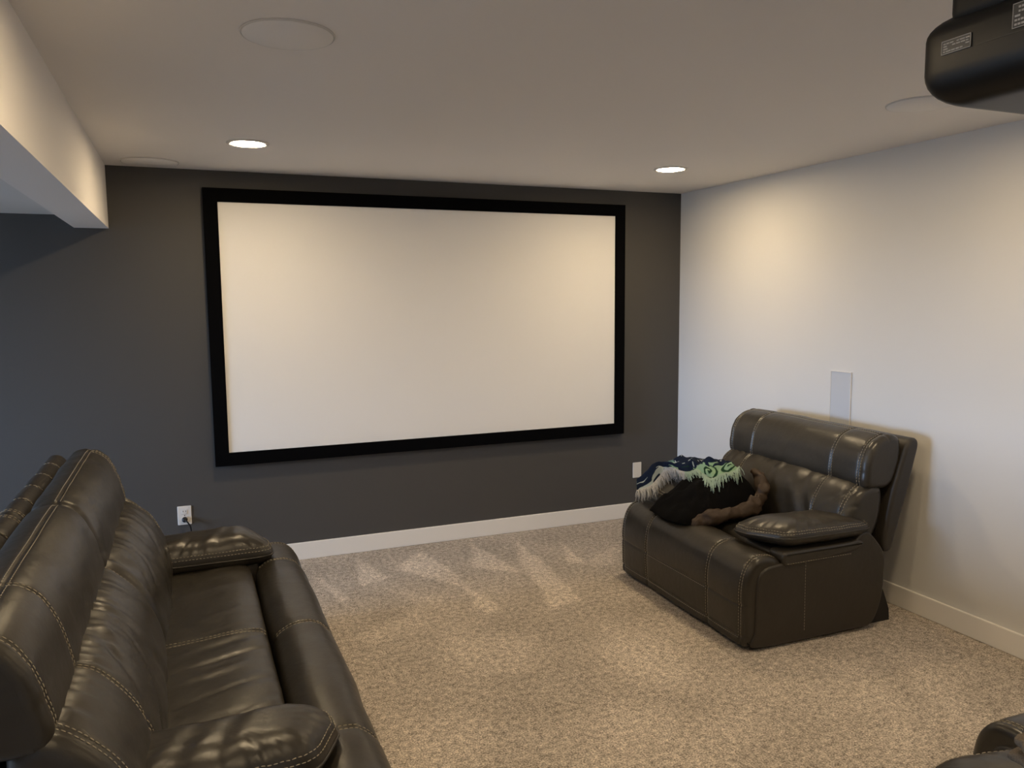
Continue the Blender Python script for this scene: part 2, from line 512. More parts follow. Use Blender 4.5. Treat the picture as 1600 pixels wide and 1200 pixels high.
struct("wall_back", (-5.1, 0, 0), (XR + 0.1, 0.1, 2.6), 'dark_wall', "charcoal painted wall behind the projection screen")
struct("wall_right", (XR, YB, 0), (XR + 0.1, 0, 2.6), 'wall', "pale grey painted wall beside the recliner")
struct("wall_rear", (-5.1, YB - 0.1, 0), (XR + 0.1, YB, 2.6), 'wall', "pale wall behind the camera")
struct("ceiling", (0, YB, H), (XR + 0.1, 0.1, H + 0.1), 'ceiling', "white painted ceiling with recessed lights")
struct("ceiling_low", (-5.1, YB, LZ), (BW, 0, LZ + 0.1), 'wall', "lower pale ceiling beyond the beam")
struct("ceiling_beam", (BW, YB, BZ), (0, 0, H + 0.1), 'ceiling', "boxed pale ceiling beam along the left side")
# left wall with the window opening
bm = bmesh.new()
bm_box(bm, (WIN_X - 0.1, YB, 0), (WIN_X, 0, WIN_Z0))
bm_box(bm, (WIN_X - 0.1, YB, WIN_Z1), (WIN_X, 0, 2.3))
bm_box(bm, (WIN_X - 0.1, YB, WIN_Z0), (WIN_X, WIN_Y0, WIN_Z1))
bm_box(bm, (WIN_X - 0.1, WIN_Y1, WIN_Z0), (WIN_X, 0, WIN_Z1))
tag(bm_obj("wall_left", bm, 'wall'), "pale wall with the daylight window", None, None, 'structure')
win = empty("window_1", (WIN_X, 0, 0)); tag(win, "white framed window in the left wall", None, None, 'structure')
for nm, a, b_ in (("window_frame", (-0.08, WIN_Y0, WIN_Z0), (-0.02, WIN_Y0 + 0.05, WIN_Z1)),
                  ("window_frame", (-0.08, WIN_Y1 - 0.05, WIN_Z0), (-0.02, WIN_Y1, WIN_Z1)),
                  ("window_frame", (-0.08, WIN_Y0 + 0.05, WIN_Z0), (-0.02, WIN_Y1 - 0.05, WIN_Z0 + 0.05)),
                  ("window_frame", (-0.08, WIN_Y0 + 0.05, WIN_Z1 - 0.05), (-0.02, WIN_Y1 - 0.05, WIN_Z1)),
                  ("mullion", (-0.075, (WIN_Y0 + WIN_Y1) / 2 - 0.025, WIN_Z0 + 0.05), (-0.025, (WIN_Y0 + WIN_Y1) / 2 + 0.025, WIN_Z1 - 0.05)),
                  ("window_sill", (-0.02, WIN_Y0 - 0.04, WIN_Z0 - 0.03), (0.06, WIN_Y1 + 0.04, WIN_Z0))):
    box(nm, a, b_, 'trim', win)
ymid = (WIN_Y0 + WIN_Y1) / 2
for a, b_ in ((WIN_Y0 + 0.05, ymid - 0.025), (ymid + 0.025, WIN_Y1 - 0.05)):
    box("window_pane", (-0.055, a, WIN_Z0 + 0.05), (-0.049, b_, WIN_Z1 - 0.05), 'glass', win)

def baseboard(name, lo, hi, label, along):
    bm = bmesh.new(); bm_box(bm, lo, hi, 0.004, 2)
    tag(bm_obj(name, bm, 'trim'), label, None, None, 'structure')
baseboard("baseboard_back", (WIN_X, -0.016, 0), (XR - 0.016, 0, HB), "cream baseboard under the charcoal wall", 0)
baseboard("baseboard_right", (XR - 0.016, YB, 0), (XR, 0, HB), "white baseboard under the pale right wall", 1)

# ------------------------------------------------------------------ projection screen
SX0, SX1, SZ0, SZ1, SB = 0.5897, 3.2821, 0.7419, 2.2516, 0.081
scr = empty("projection_screen", ((SX0 + SX1) / 2, 0, SZ0 - SB))
tag(scr, "large white projection screen in a black frame on the charcoal wall", "screen")
ox, oz = (SX0 + SX1) / 2, SZ0 - SB
box("screen_surface", (SX0 - ox - 0.005, -0.045, SZ0 - oz - 0.005), (SX1 - ox + 0.005, -0.030, SZ1 - oz + 0.005), 'screen', scr)
def frame_bar(quad):
    bm = bmesh.new()
    f = [bm.verts.new((x - ox, -0.052, z - oz)) for x, z in quad]
    g = [bm.verts.new((x - ox, 0.0, z - oz)) for x, z in quad]
    bm.faces.new(f); bm.faces.new(g[::-1])
    for i in range(4):
        bm.faces.new((f[i], g[i], g[(i + 1) % 4], f[(i + 1) % 4]))
    bm_obj("frame_bar", bm, 'velvet', scr)
o0, o1, p0, p1 = SX0 - SB, SX1 + SB, SZ0 - SB, SZ1 + SB
frame_bar([(o0, p1), (o1, p1), (SX1, SZ1), (SX0, SZ1)])
frame_bar([(o0, p0), (SX0, SZ0), (SX1, SZ0), (o1, p0)])
frame_bar([(o0, p0), (o0, p1), (SX0, SZ1), (SX0, SZ0)])
frame_bar([(o1, p0), (SX1, SZ0), (SX1, SZ1), (o1, p1)])

# ------------------------------------------------------------------ recliner seating
def make_seating(name, n, W, z_back, us0, us1, label, cat, group):
    """front at y=0 facing -y, width along x, floor at z=0"""
    root = empty(name)
    tag(root, label, cat, group)
    A = 0.30
    h = W / 2
    seat_w = (W - 2 * A) / n
    # ---- front roll with the front panel
    seams = [-(h - A), h - A] + [-(h - A) + seat_w * k for k in range(1, n)]
    def d_roll(v, t, P):
        top = np.clip((P[..., 1] - 0.30) / 0.12, 0, 1)
        near = np.zeros_like(v)
        for q in seams:
            near = near + np.exp(-np.abs(v - q) / 0.045)
        out = 0.0035 * vnoise(v * 7 + 3, P[..., 0] * 9 + P[..., 1] * 5) + 0.0022 * near * vnoise(v * 4, t * 55) * top
        for k in range(n):
            c = -(h - A) + seat_w * (k + .5)
            out = out + 0.010 * np.exp(-((v - c) / (seat_w * .33)) ** 2) * top
        return out
    roll = Loft([(0.03, 0.020), (0.006, 0.040), (0.0, 0.14), (-0.004, 0.25), (0.002, 0.33), (0.022, 0.395), (0.065, 0.440), (0.125, 0.455),
                 (0.185, 0.445), (0.228, 0.405), (0.238, 0.33), (0.238, 0.18), (0.235, 0.03), (0.20, 0.020), (0.12, 0.018)],
                -h, h, 0.032, d_roll, vseams=seams + [-(h - 0.036), h - 0.036], tseams=[(0.0, 0.225), (0.004, 0.07)], tg=0.0035, vg=0.0055)
    ro = roll.build("front_roll", 'leather', root)
    ta, tb = roll.t_of(0.004, 0.07), roll.t_of(0.225, 0.41)
    th = roll.t_of(0.0, 0.225)
    paths = []
    for q in seams:
        for e_ in (-0.009, 0.009):
            paths.append(roll.vline(q + e_, min(ta, tb), max(ta, tb)))
    for sg in (-1, 1):
        for e_ in (0.028, 0.044):
            paths.append(roll.vline(sg * (h - e_), min(ta, tb), roll.t_of(0.20, 0.44)))
    for e_ in (-0.007,):
        paths.append(roll.tline(th + e_, -(h - A) + 0.012, (h - A) - 0.012))
        paths.append(roll.tline(ta + e_, -(h - 0.036), h - 0.036))
    stitches("stitching", paths, ro)
    # ---- seat cushions
    for k in range(n):
        a = -(h - A) + seat_w * k; b_ = a + seat_w
        heavy = 1.0 if k == 0 else 0.35
        def d_seat(v, t, P, a=a, b_=b_, heavy=heavy):
            top = np.clip((P[..., 1] - 0.40) / 0.04, 0, 1)
            c = (a + b_) / 2
            w = 0.006 * heavy * vnoise(v * 24 + P[..., 0] * 7, P[..., 0] * 4.5 + 7) * np.exp(-((P[..., 0] - 0.40) / 0.16) ** 2)
            w = w - 0.006 * heavy * np.exp(-(np.abs(vnoise(v * 11 + P[..., 0] * 4, P[..., 0] * 2.5 + 2)) / 0.09) ** 2) * np.exp(-((P[..., 0] - 0.42) / 0.14) ** 2)
            return top * (w + 0.006 * np.exp(-((v - c) / (seat_w * .36)) ** 2) + 0.003 * vnoise(v * 6, P[..., 0] * 6))
        sc_ = Loft([(0.246, 0.30), (0.246, 0.38), (0.256, 0.425), (0.285, 0.447), (0.36, 0.452), (0.48, 0.446), (0.60, 0.440), (0.70, 0.43), (0.72, 0.36), (0.70, 0.27), (0.50, 0.25), (0.30, 0.26)],
                   a + 0.001, b_ - 0.001, 0.014, d_seat)
        so = sc_.build("seat_cushion", 'leather', root)
        ps = []
        for edge, sg in ((a, 1), (b_, -1)):
            if abs(abs(edge) - (h - A)) < 1e-6: continue
            ps.append(sc_.vline(edge + sg * 0.013, *sorted((sc_.t_of(0.26, 0.43), sc_.t_of(0.66, 0.44)))))
        if ps: stitches("stitching", ps, so)
    # ---- side panels, arm bands, arm pillows
    for sg in (-1, 1):
        va, vb = (h - 0.10, h + 0.010) if sg > 0 else (-(h + 0.010), -(h - 0.10))
        sp = Loft([(0.066, 0.016), (0.064, 0.10), (0.064, 0.20), (0.066, 0.30), (0.074, 0.355), (0.10, 0.392), (0.16, 0.410), (0.30, 0.418), (0.44, 0.420), (0.56, 0.424), (0.63, 0.455), (0.69, 0.505), (0.735, 0.505),
                   (0.79, 0.455), (0.838, 0.385), (0.846, 0.28), (0.838, 0.17), (0.805, 0.075), (0.755, 0.022), (0.62, 0.016), (0.44, 0.016)],
                  va, vb, 0.012, lambda v, t, P: 0.002 * vnoise(P[..., 0] * 8, P[..., 1] * 8), base_t=130, base_v=0.03)
        po = sp.build("side_panel", 'leather_flat', root)
        side = sg * (h + 0.010)
        stitches("stitching", [[(side + sg * 0.0005, 0.345 + 0.01 * (0.4 - zz), zz) for zz in np.linspace(0.405, 0.05, 40)]], po, rad=0.0011)
        # front return of the side: the strip between the roll and the side panel
        vc = sg * (h - A / 2)
        band = Loft([(0.205, 0.425), (0.209, 0.455), (0.225, 0.466), (0.30, 0.468), (0.48, 0.468), (0.60, 0.470), (0.67, 0.475), (0.70, 0.455), (0.665, 0.427), (0.60, 0.416), (0.46, 0.404), (0.30, 0.398), (0.225, 0.395)],
                    min(sg * (h - 0.09), sg * (h + 0.018)), max(sg * (h - 0.09), sg * (h + 0.018)), 0.016, None, base_t=90, base_v=0.03)
        bo = band.build("arm_band", 'leather', root)
        sd = sg * (h + 0.0185)
        stitches("stitching", [[(sd, uu, 0.408 + 0.012 * (uu - .14)) for uu in np.linspace(0.23, 0.62, 60)]], bo, rad=0.0012)
        box("arm_core", (min(sg * (h - A + 0.006), sg * (h - 0.02)), 0.215, 0.05), (max(sg * (h - A + 0.006), sg * (h - 0.02)), 0.70, 0.452), 'leather_flat', root, 0.02, 4, True)
        # pillow
        if n > 1: vc -= sg * 0.036
        dome = 0.068 if n == 1 else 0.098
        u0, u1 = 0.145, 0.76
        hu, hv = (u1 - u0) / 2, (A / 2 + 0.022 if n == 1 else A / 2 - 0.012)
        uc = (u0 + u1) / 2
        n_phi, n_r = 220, 26
        phi = np.linspace(0, 2 * math.pi, n_phi, endpoint=False)
        ex = 2 / 7.0
        fu = np.sign(np.cos(phi)) * np.abs(np.cos(phi)) ** ex * hu
        fv = np.sign(np.sin(phi)) * np.abs(np.sin(phi)) ** ex * hv
        pd = np.linspace(0, 2 * math.pi, 4000)
        du_ = np.sign(np.cos(pd)) * np.abs(np.cos(pd)) ** ex * hu; dv_ = np.sign(np.sin(pd)) * np.abs(np.sin(pd)) ** ex * hv
        al = np.concatenate([[0], np.cumsum(np.hypot(np.diff(du_), np.diff(dv_)))])
        aq = np.linspace(0, al[-1], n_phi, endpoint=False)
        fu, fv = np.interp(aq, al, du_), np.interp(aq, al, dv_)
        rho = np.concatenate([1 - np.linspace(0, 1, n_r, endpoint=False) ** 1.0, [0.03]])
        rho = np.sin(rho * math.pi / 2)
        def rimz(u): return 0.514 if n == 1 else 0.482
        def pil_surface(r_, ph_i, top):
            u = uc + fu[ph_i] * r_; v = vc + fv[ph_i] * r_
            ow = sg * (v - vc) / hv
            u = u + 0.065 * np.clip((uc - u) / hu, 0, 1) ** 1.5 * np.clip(ow + 0.2, 0, 1.2)
            tip = (0.014 if n == 1 else 0.006) * ow
            inner = (1 - r_ ** 3.4)
            wr = 0.008 * np.exp(-(1 - r_) / 0.16) * vnoise(phi[ph_i] * 11 + sg * 5 + n, 3.3 + r_ * 2) * np.clip((1 - r_) / 0.16, 0, 1)
            wr = wr + 0.004 * vnoise(u * 22 + v * 9 + sg * 11, v * 7) * inner
            if top: z = rimz(u) + tip + dome * inner ** 0.55 + wr + 0.012 * inner * np.exp(-((u - 0.28) / 0.12) ** 2)
            else: z = rimz(u) + tip - 0.058 * inner ** 0.5 + 0.3 * wr
            return np.stack(np.broadcast_arrays(v, u, z), -1)
        V, Fc = [], []
        idx = np.arange(n_phi)
        for top in (True, False):
            base = len(V)
            for r_ in rho: V.extend(pil_surface(r_, idx, top))
            for i in range(len(rho) - 1):
                for k in range(n_phi):
                    q = (base + i * n_phi + k, base + i * n_phi + (k + 1) % n_phi, base + (i + 1) * n_phi + (k + 1) % n_phi, base + (i + 1) * n_phi + k)
                    Fc.append(q)
            Fc.append(tuple(base + (len(rho) - 1) * n_phi + k for k in range(n_phi)))
        bm = bmesh.new()
        bv = [bm.verts.new(tuple(map(float, v))) for v in V]
        for f in Fc: bm.faces.new([bv[i] for i in f])
        bmesh.ops.remove_doubles(bm, verts=bm.verts, dist=1e-5)
        pil = bm_obj("arm_pillow", bm, 'leather', root, True)
        rim = pil_surface(1.0, idx, True)
        rim2 = np.vstack([rim, rim[:1]])
        tube("piping", rim2, 0.0045, 'leather', pil, 8)
        ps = []
        for r_ in (0.975, 0.94):
            q = pil_surface(r_, idx, True); q = np.vstack([q, q[:1]]) + np.array([0, 0, 0.002])
            ps.append(q)
        stitches("stitching", ps, pil)
    # ---- concealed base, feet
    box("base_frame", (-(h - A), 0.25, 0.05), (h - A, 0.78, 0.245), 'black', root)
    for sx in (-1, 1):
        for fy in (0.12, 0.70):
            revolve("foot", [(0.0, 0.0), (0.022, 0.0), (0.024, 0.004), (0.018, 0.04), (0.0, 0.04)], 'black', root, 20, (sx * (h - 0.10), fy, 0))
        bm = bmesh.new()
        pr = [(0.80, 0.0), (0.95, 0.0), (0.945, 0.06), (0.90, 0.17), (0.80, 0.17)]
        f = [bm.verts.new((sx * (h - 0.06) - 0.012, a, z)) for a, z in pr]
        g = [bm.verts.new((sx * (h - 0.06) + 0.012, a, z)) for a, z in pr]
        bm.faces.new(f); bm.faces.new(g[::-1])
        for i in range(5): bm.faces.new((f[i], g[i], g[(i + 1) % 5], f[(i + 1) % 5]))
        bm_obj("rear_bracket", bm, 'black', root)
    # ---- backs
    mod = W / n
    hf = 0.030 if n == 1 else 0.0
    lt = 0.014 if n == 1 else 0.0
    zb = lambda z: 0.42 + (z - 0.42) * z_back
    bu = lambda u, z: u + us0 + us1 * (z - 0.42) / 0.55
    for k in range(n):
        a = -h + mod * k; b_ = a + mod
        ia = (0.03 if n == 1 else -0.06) if k == 0 else 0.002
        ib = 0.03 if k == n - 1 else 0.002
        lo, hi = a + ia, b_ - ib
        vs_in = []
        if k == 0: vs_in += [lo + (0.24 if n == 1 else 0.33)]
        if k == n - 1: vs_in += [hi - (0.24 if n == 1 else 0.10)]
        vb_in = [lo + 0.045] * (k == 0) + [hi - 0.055] * (k == n - 1)
        def d_back(v, t, P, lo=lo, hi=hi):
            q = (v - lo) / (hi - lo)
            front = np.clip((0.74 + us0 + us1 * 0.5 - P[..., 0]) / 0.08, 0, 1)
            topp = np.exp(-np.abs(P[..., 1] - zb(0.755)) / 0.05)
            w = 0.009 * topp * (vnoise(v * 30 + 5 * k, 2.0 + P[..., 1] * 3) + 0.5 * vnoise(v * 71, P[..., 1] * 5))
            w = w + 0.006 * front * vnoise(v * 15 + P[..., 1] * 9 + 30 * k, P[..., 1] * 3.5)
            w = w - 0.008 * front * np.exp(-(np.abs(vnoise(v * 9 - P[..., 1] * 10 + 3 * k, P[..., 1] * 3 + 9)) / 0.10) ** 2) * np.clip(vnoise(v * 5 + 2, P[..., 1] * 6 + k) + 0.25, 0, 1)
            return w + 0.018 * front * (1 - (2 * q - 1) ** 2)
        bc = Loft([(bu(0.575, 0.40), zb(0.40)), (bu(0.553, 0.46), zb(0.46)), (bu(0.556, 0.54), zb(0.54)), (bu(0.580, 0.63), zb(0.63)), (bu(0.625, 0.70), zb(0.70)), (bu(0.680, 0.748), zb(0.748 - lt)), (bu(0.735, 0.752), zb(0.752 - lt)), (bu(0.79, 0.71), zb(0.71)), (bu(0.80, 0.60), zb(0.60)),
                   (bu(0.77, 0.48), zb(0.48)), (bu(0.70, 0.41), zb(0.41)), (bu(0.63, 0.385), zb(0.385))], lo, hi, 0.055, d_back, vseams=vs_in + vb_in, vg=0.006)
        bo = bc.build("back_cushion", 'leather', root)
        t1, t2 = sorted((bc.t_of(bu(0.56, 0.44), zb(0.44)), bc.t_of(bu(0.70, 0.755), zb(0.755))))
        ps = []
        for q in vs_in + vb_in:
            for e_ in (-0.008, 0.008): ps.append(bc.vline(q + e_, t1, t2))
        if k == 0 and n > 1: ps.append(bc.vline(hi - 0.03, t1, t2))
        stitches("stitching", ps, bo)
        def d_head(v, t, P, lo=lo, hi=hi):
            q = (v - lo) / (hi - lo)
            e_ = np.minimum(v - lo, hi - v)
            return 0.003 * vnoise(v * 9 + 17 * k, t * 9) + 0.004 * np.exp(-e_ / 0.05) * vnoise(t * 38, v * 5) * np.clip(e_ / 0.02, 0, 1) + 0.008 * (1 - (2 * q - 1) ** 4)
        hd = Loft([(bu(0.755, 0.704), zb(0.704)), (bu(0.716 - hf, 0.708), zb(0.708)), (bu(0.692 - hf, 0.742), zb(0.742)), (bu(0.694 - hf, 0.81), zb(0.81)), (bu(0.706 - hf, 0.88), zb(0.88)), (bu(0.732 - hf * 0.6, 0.94), zb(0.94)), (bu(0.776, 0.972), zb(0.972)), (bu(0.825, 0.976), zb(0.976)), (bu(0.868, 0.955), zb(0.955)), (bu(0.884, 0.89), zb(0.89)), (bu(0.874, 0.8), zb(0.8)), (bu(0.835, 0.72), zb(0.72))],
                  lo, hi, 0.034, d_head,
                  vseams=vs_in + vb_in, tseams=[(bu(0.792, 0.973), zb(0.973)), (bu(0.712 - hf, 0.711), zb(0.711))], vg=0.0055, tg=0.004)
        ho = hd.build("headrest", 'leather', root)
        tA, tB = sorted((hd.t_of(bu(0.712 - hf, 0.711), zb(0.711)), hd.t_of(bu(0.792, 0.973), zb(0.973))))
        ps = []
        for q in vs_in + vb_in:
            for e_ in (-0.008, 0.008): ps.append(hd.vline(q + e_, tA, tB))
        ea = vb_in[0] if k == 0 else lo + 0.02
        eb = vb_in[-1] if k == n - 1 else hi - 0.02
        for tt in (hd.t_of(bu(0.792, 0.973), zb(0.973)), hd.t_of(bu(0.712 - hf, 0.711), zb(0.711))):
            for e_ in (-0.008, 0.008): ps.append(hd.tline(tt + e_, ea, eb))
        stitches("stitching", ps, ho)
        # outer shell behind the headrest
        pleats = []
        if n > 1:
            pleats = list(np.linspace(a, b_, 6)[1:-1])
        sh = Loft([(bu(0.80, 0.40), zb(0.40)), (bu(0.805, 0.52), zb(0.52)), (bu(0.835, 0.70), zb(0.70)), (bu(0.885, 0.88), zb(0.88)), (bu(0.905, 0.935), zb(0.935)), (bu(0.935, 0.955), zb(0.955)), (bu(0.966, 0.948), zb(0.948)), (bu(0.978, 0.915), zb(0.915)), (bu(0.965, 0.84), zb(0.84)),
                   (bu(0.925, 0.66), zb(0.66)), (bu(0.875, 0.46), zb(0.46)), (bu(0.855, 0.39), zb(0.39)), (bu(0.825, 0.375), zb(0.375))], a + 0.012 * (k == 0) + 0.002, b_ - 0.012 * (k == n - 1) - 0.002, 0.02,
                  lambda v, t, P: 0.0015 * vnoise(v * 8, t * 8), base_t=100, base_v=0.02, vseams=pleats, vg=0.006)
        so = sh.build("back_shell", 'leather_flat', root)
        ps = []
        tS = sorted((sh.t_of(bu(0.90, 0.93), zb(0.93)), sh.t_of(bu(0.975, 0.90), zb(0.90))))
        for q in pleats: ps.append(sh.vline(q + 0.008, *tS))
        if n > 1:
            for q in (a + 0.03 if k else b_ - 0.03, a + 0.05 if k else b_ - 0.05): ps.append(sh.vline(q, *tS))
        if ps: stitches("stitching", ps, so)
    return root

def copy_tree(o, parent=None):
    c = o.copy(); COL.objects.link(c); c.parent = parent
    for ch in list(o.children): copy_tree(ch, c)
    return c

chair = make_seating("recliner", 1, 1.18, 0.99, 0.06, 0.03, "dark brown leather recliner with two folded blankets on it by the pale wall", "armchair", "leather recliners")
chair2 = copy_tree(chair); chair3 = copy_tree(chair)
chair.location = (2.735, -1.657, 0); chair.rotation_euler = (0, 0, math.radians(-91.2))
chair2["label"] = "dark leather recliner at the bottom right corner nearest the pale wall"
chair2.location = (3.06, -3.585, 0); chair2.rotation_euler = (0, 0, math.radians(180))
chair3["label"] = "leather recliner front barely showing at the bottom edge left of the bottom right recliner"
chair3.location = (1.675, -3.685, 0); chair3.rotation_euler = (0, 0, math.radians(180))

sofa = make_seating("reclining_loveseat", 2, 2.22, 1.045, 0.045, 0.07, "dark brown leather two-seat reclining loveseat with tan stitching on the left", "sofa", None)
sofa.location = (0.86, -2.15, 0); sofa.rotation_euler = (0, 0, math.radians(90))

# ------------------------------------------------------------------ ceiling lights
def downlight(x, y, label):
    t = empty("recessed_downlight", (x, y, H)); tag(t, label, "ceiling light", "recessed ceiling lights")
    revolve("trim_ring", [(0.080, 0.0), (0.102, 0.0), (0.102, -0.003), (0.092, -0.008), (0.082, -0.006), (0.080, 0.0)], 'plate', t, 56)
    revolve("lens", [(0.0, -0.001), (0.081, -0.001), (0.081, -0.0035), (0.06, -0.005), (0.0, -0.0055)], 'lens', t, 48)
downlight(0.708, -0.93, "lit round recessed ceiling light above the left end of the screen")
downlight(3.145, -0.955, "lit round recessed ceiling light near the pale wall corner")
downlight(2.99, -3.01, "recessed ceiling light mostly hidden behind the projector")
downlight(0.708, -3.12, "recessed ceiling light above the loveseat just out of view")
downlight(0.708, -5.3, "recessed ceiling light above the camera")
downlight(3.145, -5.3, "recessed ceiling light behind the camera by the pale wall")

def ceiling_speaker(x, y, r, label):
    t = empty("ceiling_speaker", (x, y, H)); tag(t, label, "speaker", "ceiling speakers")
    revolve("grille", [(0.0, -0.007), (r * 0.955, -0.0065), (r * 0.96, -0.005), (r * 0.96, 0.0), (0.0, 0.0)], 'cgrille', t, 72)
    revolve("rim", [(r * 0.965, 0.0), (r * 0.965, -0.005), (r * 0.985, -0.006), (r, -0.003), (r, 0.0), (r * 0.965, 0.0)], 'grille_edge', t, 72)
ceiling_speaker(0.698, -2.66, 0.135, "large round white ceiling speaker grille above the loveseat")
ceiling_speaker(3.185, -2.70, 0.135, "round white ceiling speaker grille below the projector")
ceiling_speaker(0.24, -0.20, 0.15, "round ceiling speaker in the corner beside the beam")

# ------------------------------------------------------------------ wall plates
op = empty("wall_outlet", (0.319, 0, 0.311)); tag(op, "white wall outlet on the charcoal wall with a black plug in it", "outlet")
box("cover_plate", (-0.0395, -0.006, 0), (0.0395, 0, 0.116), 'plate', op, 0.003)
for zz in (0.036, 0.080):
    box("receptacle", (-0.017, -0.0085, zz - 0.014), (0.017, -0.005, zz + 0.014), 'plate', op, 0.003)
for dx in (-0.007, 0.007):
    box("slot", (dx - 0.0013, -0.0088, 0.080), (dx + 0.0013, -0.0083, 0.089), 'black', op)
revolve("screw", [(0.0, -0.0075), (0.003, -0.0072), (0.003, -0.005), (0.0, -0.005)], 'metal', op, 12, (0, 0, 0.058), 'y')
pc = empty("power_plug", (0.319, -0.009, 0.345)); tag(pc, "black power plug and cord in the outlet behind the loveseat", "plug")
revolve("plug_body", [(0.0, 0.0), (0.016, 0.0), (0.017, -0.006), (0.014, -0.022), (0.009, -0.028), (0.0, -0.028)], 'black', pc, 24, (0, 0, 0), 'y')
tube("cord", smooth_path([(0, -0.022, 0), (0.014, -0.032, -0.010), (0.028, -0.034, -0.035), (0.034, -0.032, -0.07), (0.036, -0.028, -0.15), (0.03, -0.022, -0.28), (0.02, -0.02, -0.33)], 50), 0.0045, 'black', pc)

bp_ = empty("blank_wall_plate", (3.508, 0, 0.303)); tag(bp_, "blank white wall plate on the charcoal wall behind the folded throw", "wall plate")
box("cover_plate", (-0.037, -0.006, 0), (0.037, 0, 0.118), 'plate', bp_, 0.003)
for zz in (0.025, 0.093):
    revolve("screw", [(0.0, -0.0072), (0.003, -0.007), (0.003, -0.005), (0.0, -0.005)], 'plate', bp_, 12, (0, 0, zz), 'y')

sp_ = empty("wall_speaker", (XR, -1.642, 0.80)); tag(sp_, "narrow upright grey grille panel in the pale wall behind the recliner", "speaker")
box("grille", (-0.006, -0.074, 0.003), (0.0, 0.074, 0.429), 'grille', sp_)
for a, b_ in (((-0.008, -0.078, 0), (0, -0.074, 0.433)), ((-0.008, 0.074, 0), (0, 0.078, 0.433)), ((-0.008, -0.074, 0.429), (0, 0.074, 0.433)), ((-0.008, -0.074, 0), (0, 0.074, 0.003))):
    box("frame", a, b_, 'plate', sp_)

# ------------------------------------------------------------------ projector
pj = empty("projector", (1.94, -4.225, 2.015)); tag(pj, "black ceiling mounted projector with small printed labels", "projector")
def super_body(name, hx, hy, z0, z1, mat, parent, n=5.0, rz=0.05):
    nphi = 96
    phi = np.linspace(0, 2 * math.pi, nphi, endpoint=False)
    fx = np.sign(np.cos(phi)) * np.abs(np.cos(phi)) ** (2 / n); fy = np.sign(np.sin(phi)) * np.abs(np.sin(phi)) ** (2 / n)
    rings = []
    for a in np.linspace(0, math.pi / 2, 9):
        rings.append((-rz * (1 - math.sin(a)), z0 + rz * (1 - math.cos(a))))
    top = [(i_, z1 - (z - z0) * 0.75) for i_, z in rings[::-1]]
    V = []
    for ins, z in rings + top:
        V += [((hx + ins) * a, (hy + ins) * b_, z) for a, b_ in zip(fx, fy)]
    m_ = len(rings + top); Fc = []
    for i in range(m_ - 1):
        for k in range(nphi):
            Fc.append((i * nphi + k, i * nphi + (k + 1) % nphi, (i + 1) * nphi + (k + 1) % nphi, (i + 1) * nphi + k))
    Fc.append(tuple(range(nphi))[::-1]); Fc.append(tuple((m_ - 1) * nphi + k for k in range(nphi)))
    return mesh_obj(name, V, Fc, mat, parent)
bd = super_body("body", 0.26, 0.232, 0.0, 0.165, 'projector', pj, 18.0, 0.06)
super_body("base_cover", 0.252, 0.185, 0.130, 0.225, 'projector_top', pj, 16.0, 0.03)
box("side_seam", (-0.2606, -0.17, 0.0845), (-0.258, 0.11, 0.0862), 'black', bd)
revolve("lens_ring", [(0.0, 0.215), (0.062, 0.215), (0.066, 0.247), (0.058, 0.251), (0.05, 0.240), (0.0, 0.237)], 'black', pj, 40, (0, 0, 0.095), 'y')
revolve("lens_glass", [(0.0, 0.2385), (0.049, 0.2385), (0.03, 0.246), (0.0, 0.248)], 'chrome', pj, 32, (0, 0, 0.095), 'y')
box("sensor_foot", (-0.19, -0.04, -0.009), (-0.13, 0.06, 0.004), 'black', pj, 0.004)
box("sensor_foot", (0.13, -0.04, -0.009), (0.19, 0.06, 0.004), 'black', pj, 0.004)
def printed_label(y0, y1, z0, z1, rows, seed):
    rr = random.Random(seed)
    lab = box("label", (-0.2618, y0, z0), (-0.2590, y1, z1), 'label', pj)
    bm = bmesh.new()
    x0, x1 = -0.2624, -0.2617
    b0 = 0.0011
    for a, b_, c, d in ((y0, y1, z0, z0 + b0), (y0, y1, z1 - b0, z1), (y0, y0 + b0, z0, z1), (y1 - b0, y1, z0, z1)):
        bm_box(bm, (x0, a, c), (x1, b_, d))
    hh = (z1 - z0 - 0.006) / rows
    for r_ in range(rows):
        zz = z1 - 0.003 - hh * (r_ + 1)
        y = y1 - 0.004
        while y > y0 + 0.008:
            w = rr.uniform(0.003, 0.010)
            if rr.random() < 0.8:
                bm_box(bm, (x0, max(y - w, y0 + 0.003), zz + hh * 0.15), (x1, y, zz + hh * 0.62))
            y -= w + 0.0015
    bm_obj("printing", bm, 'print', lab)
printed_label(0.120, 0.179, 0.085, 0.109, 4, 3)
printed_label(-0.035, 0.045, 0.091, 0.131, 5, 8)
revolve("mount_pole", [(0.0, 0.21), (0.02, 0.21), (0.02, H - 2.015), (0.0, H - 2.015)], 'black', pj, 24)
revolve("mount_plate", [(0.0, H - 2.015 - 0.012), (0.065, H - 2.015 - 0.012), (0.07, H - 2.015), (0.0, H - 2.015)], 'black', pj, 40)
for a in (45, 135, 225, 315):
    ca, sa = math.cos(math.radians(a)), math.sin(math.radians(a))
    tube("mount_arm", [(0.02 * ca, 0.02 * sa, 0.235), (0.1 * ca, 0.1 * sa, 0.23), (0.15 * ca, 0.12 * sa, 0.212)], 0.008, 'black', pj)

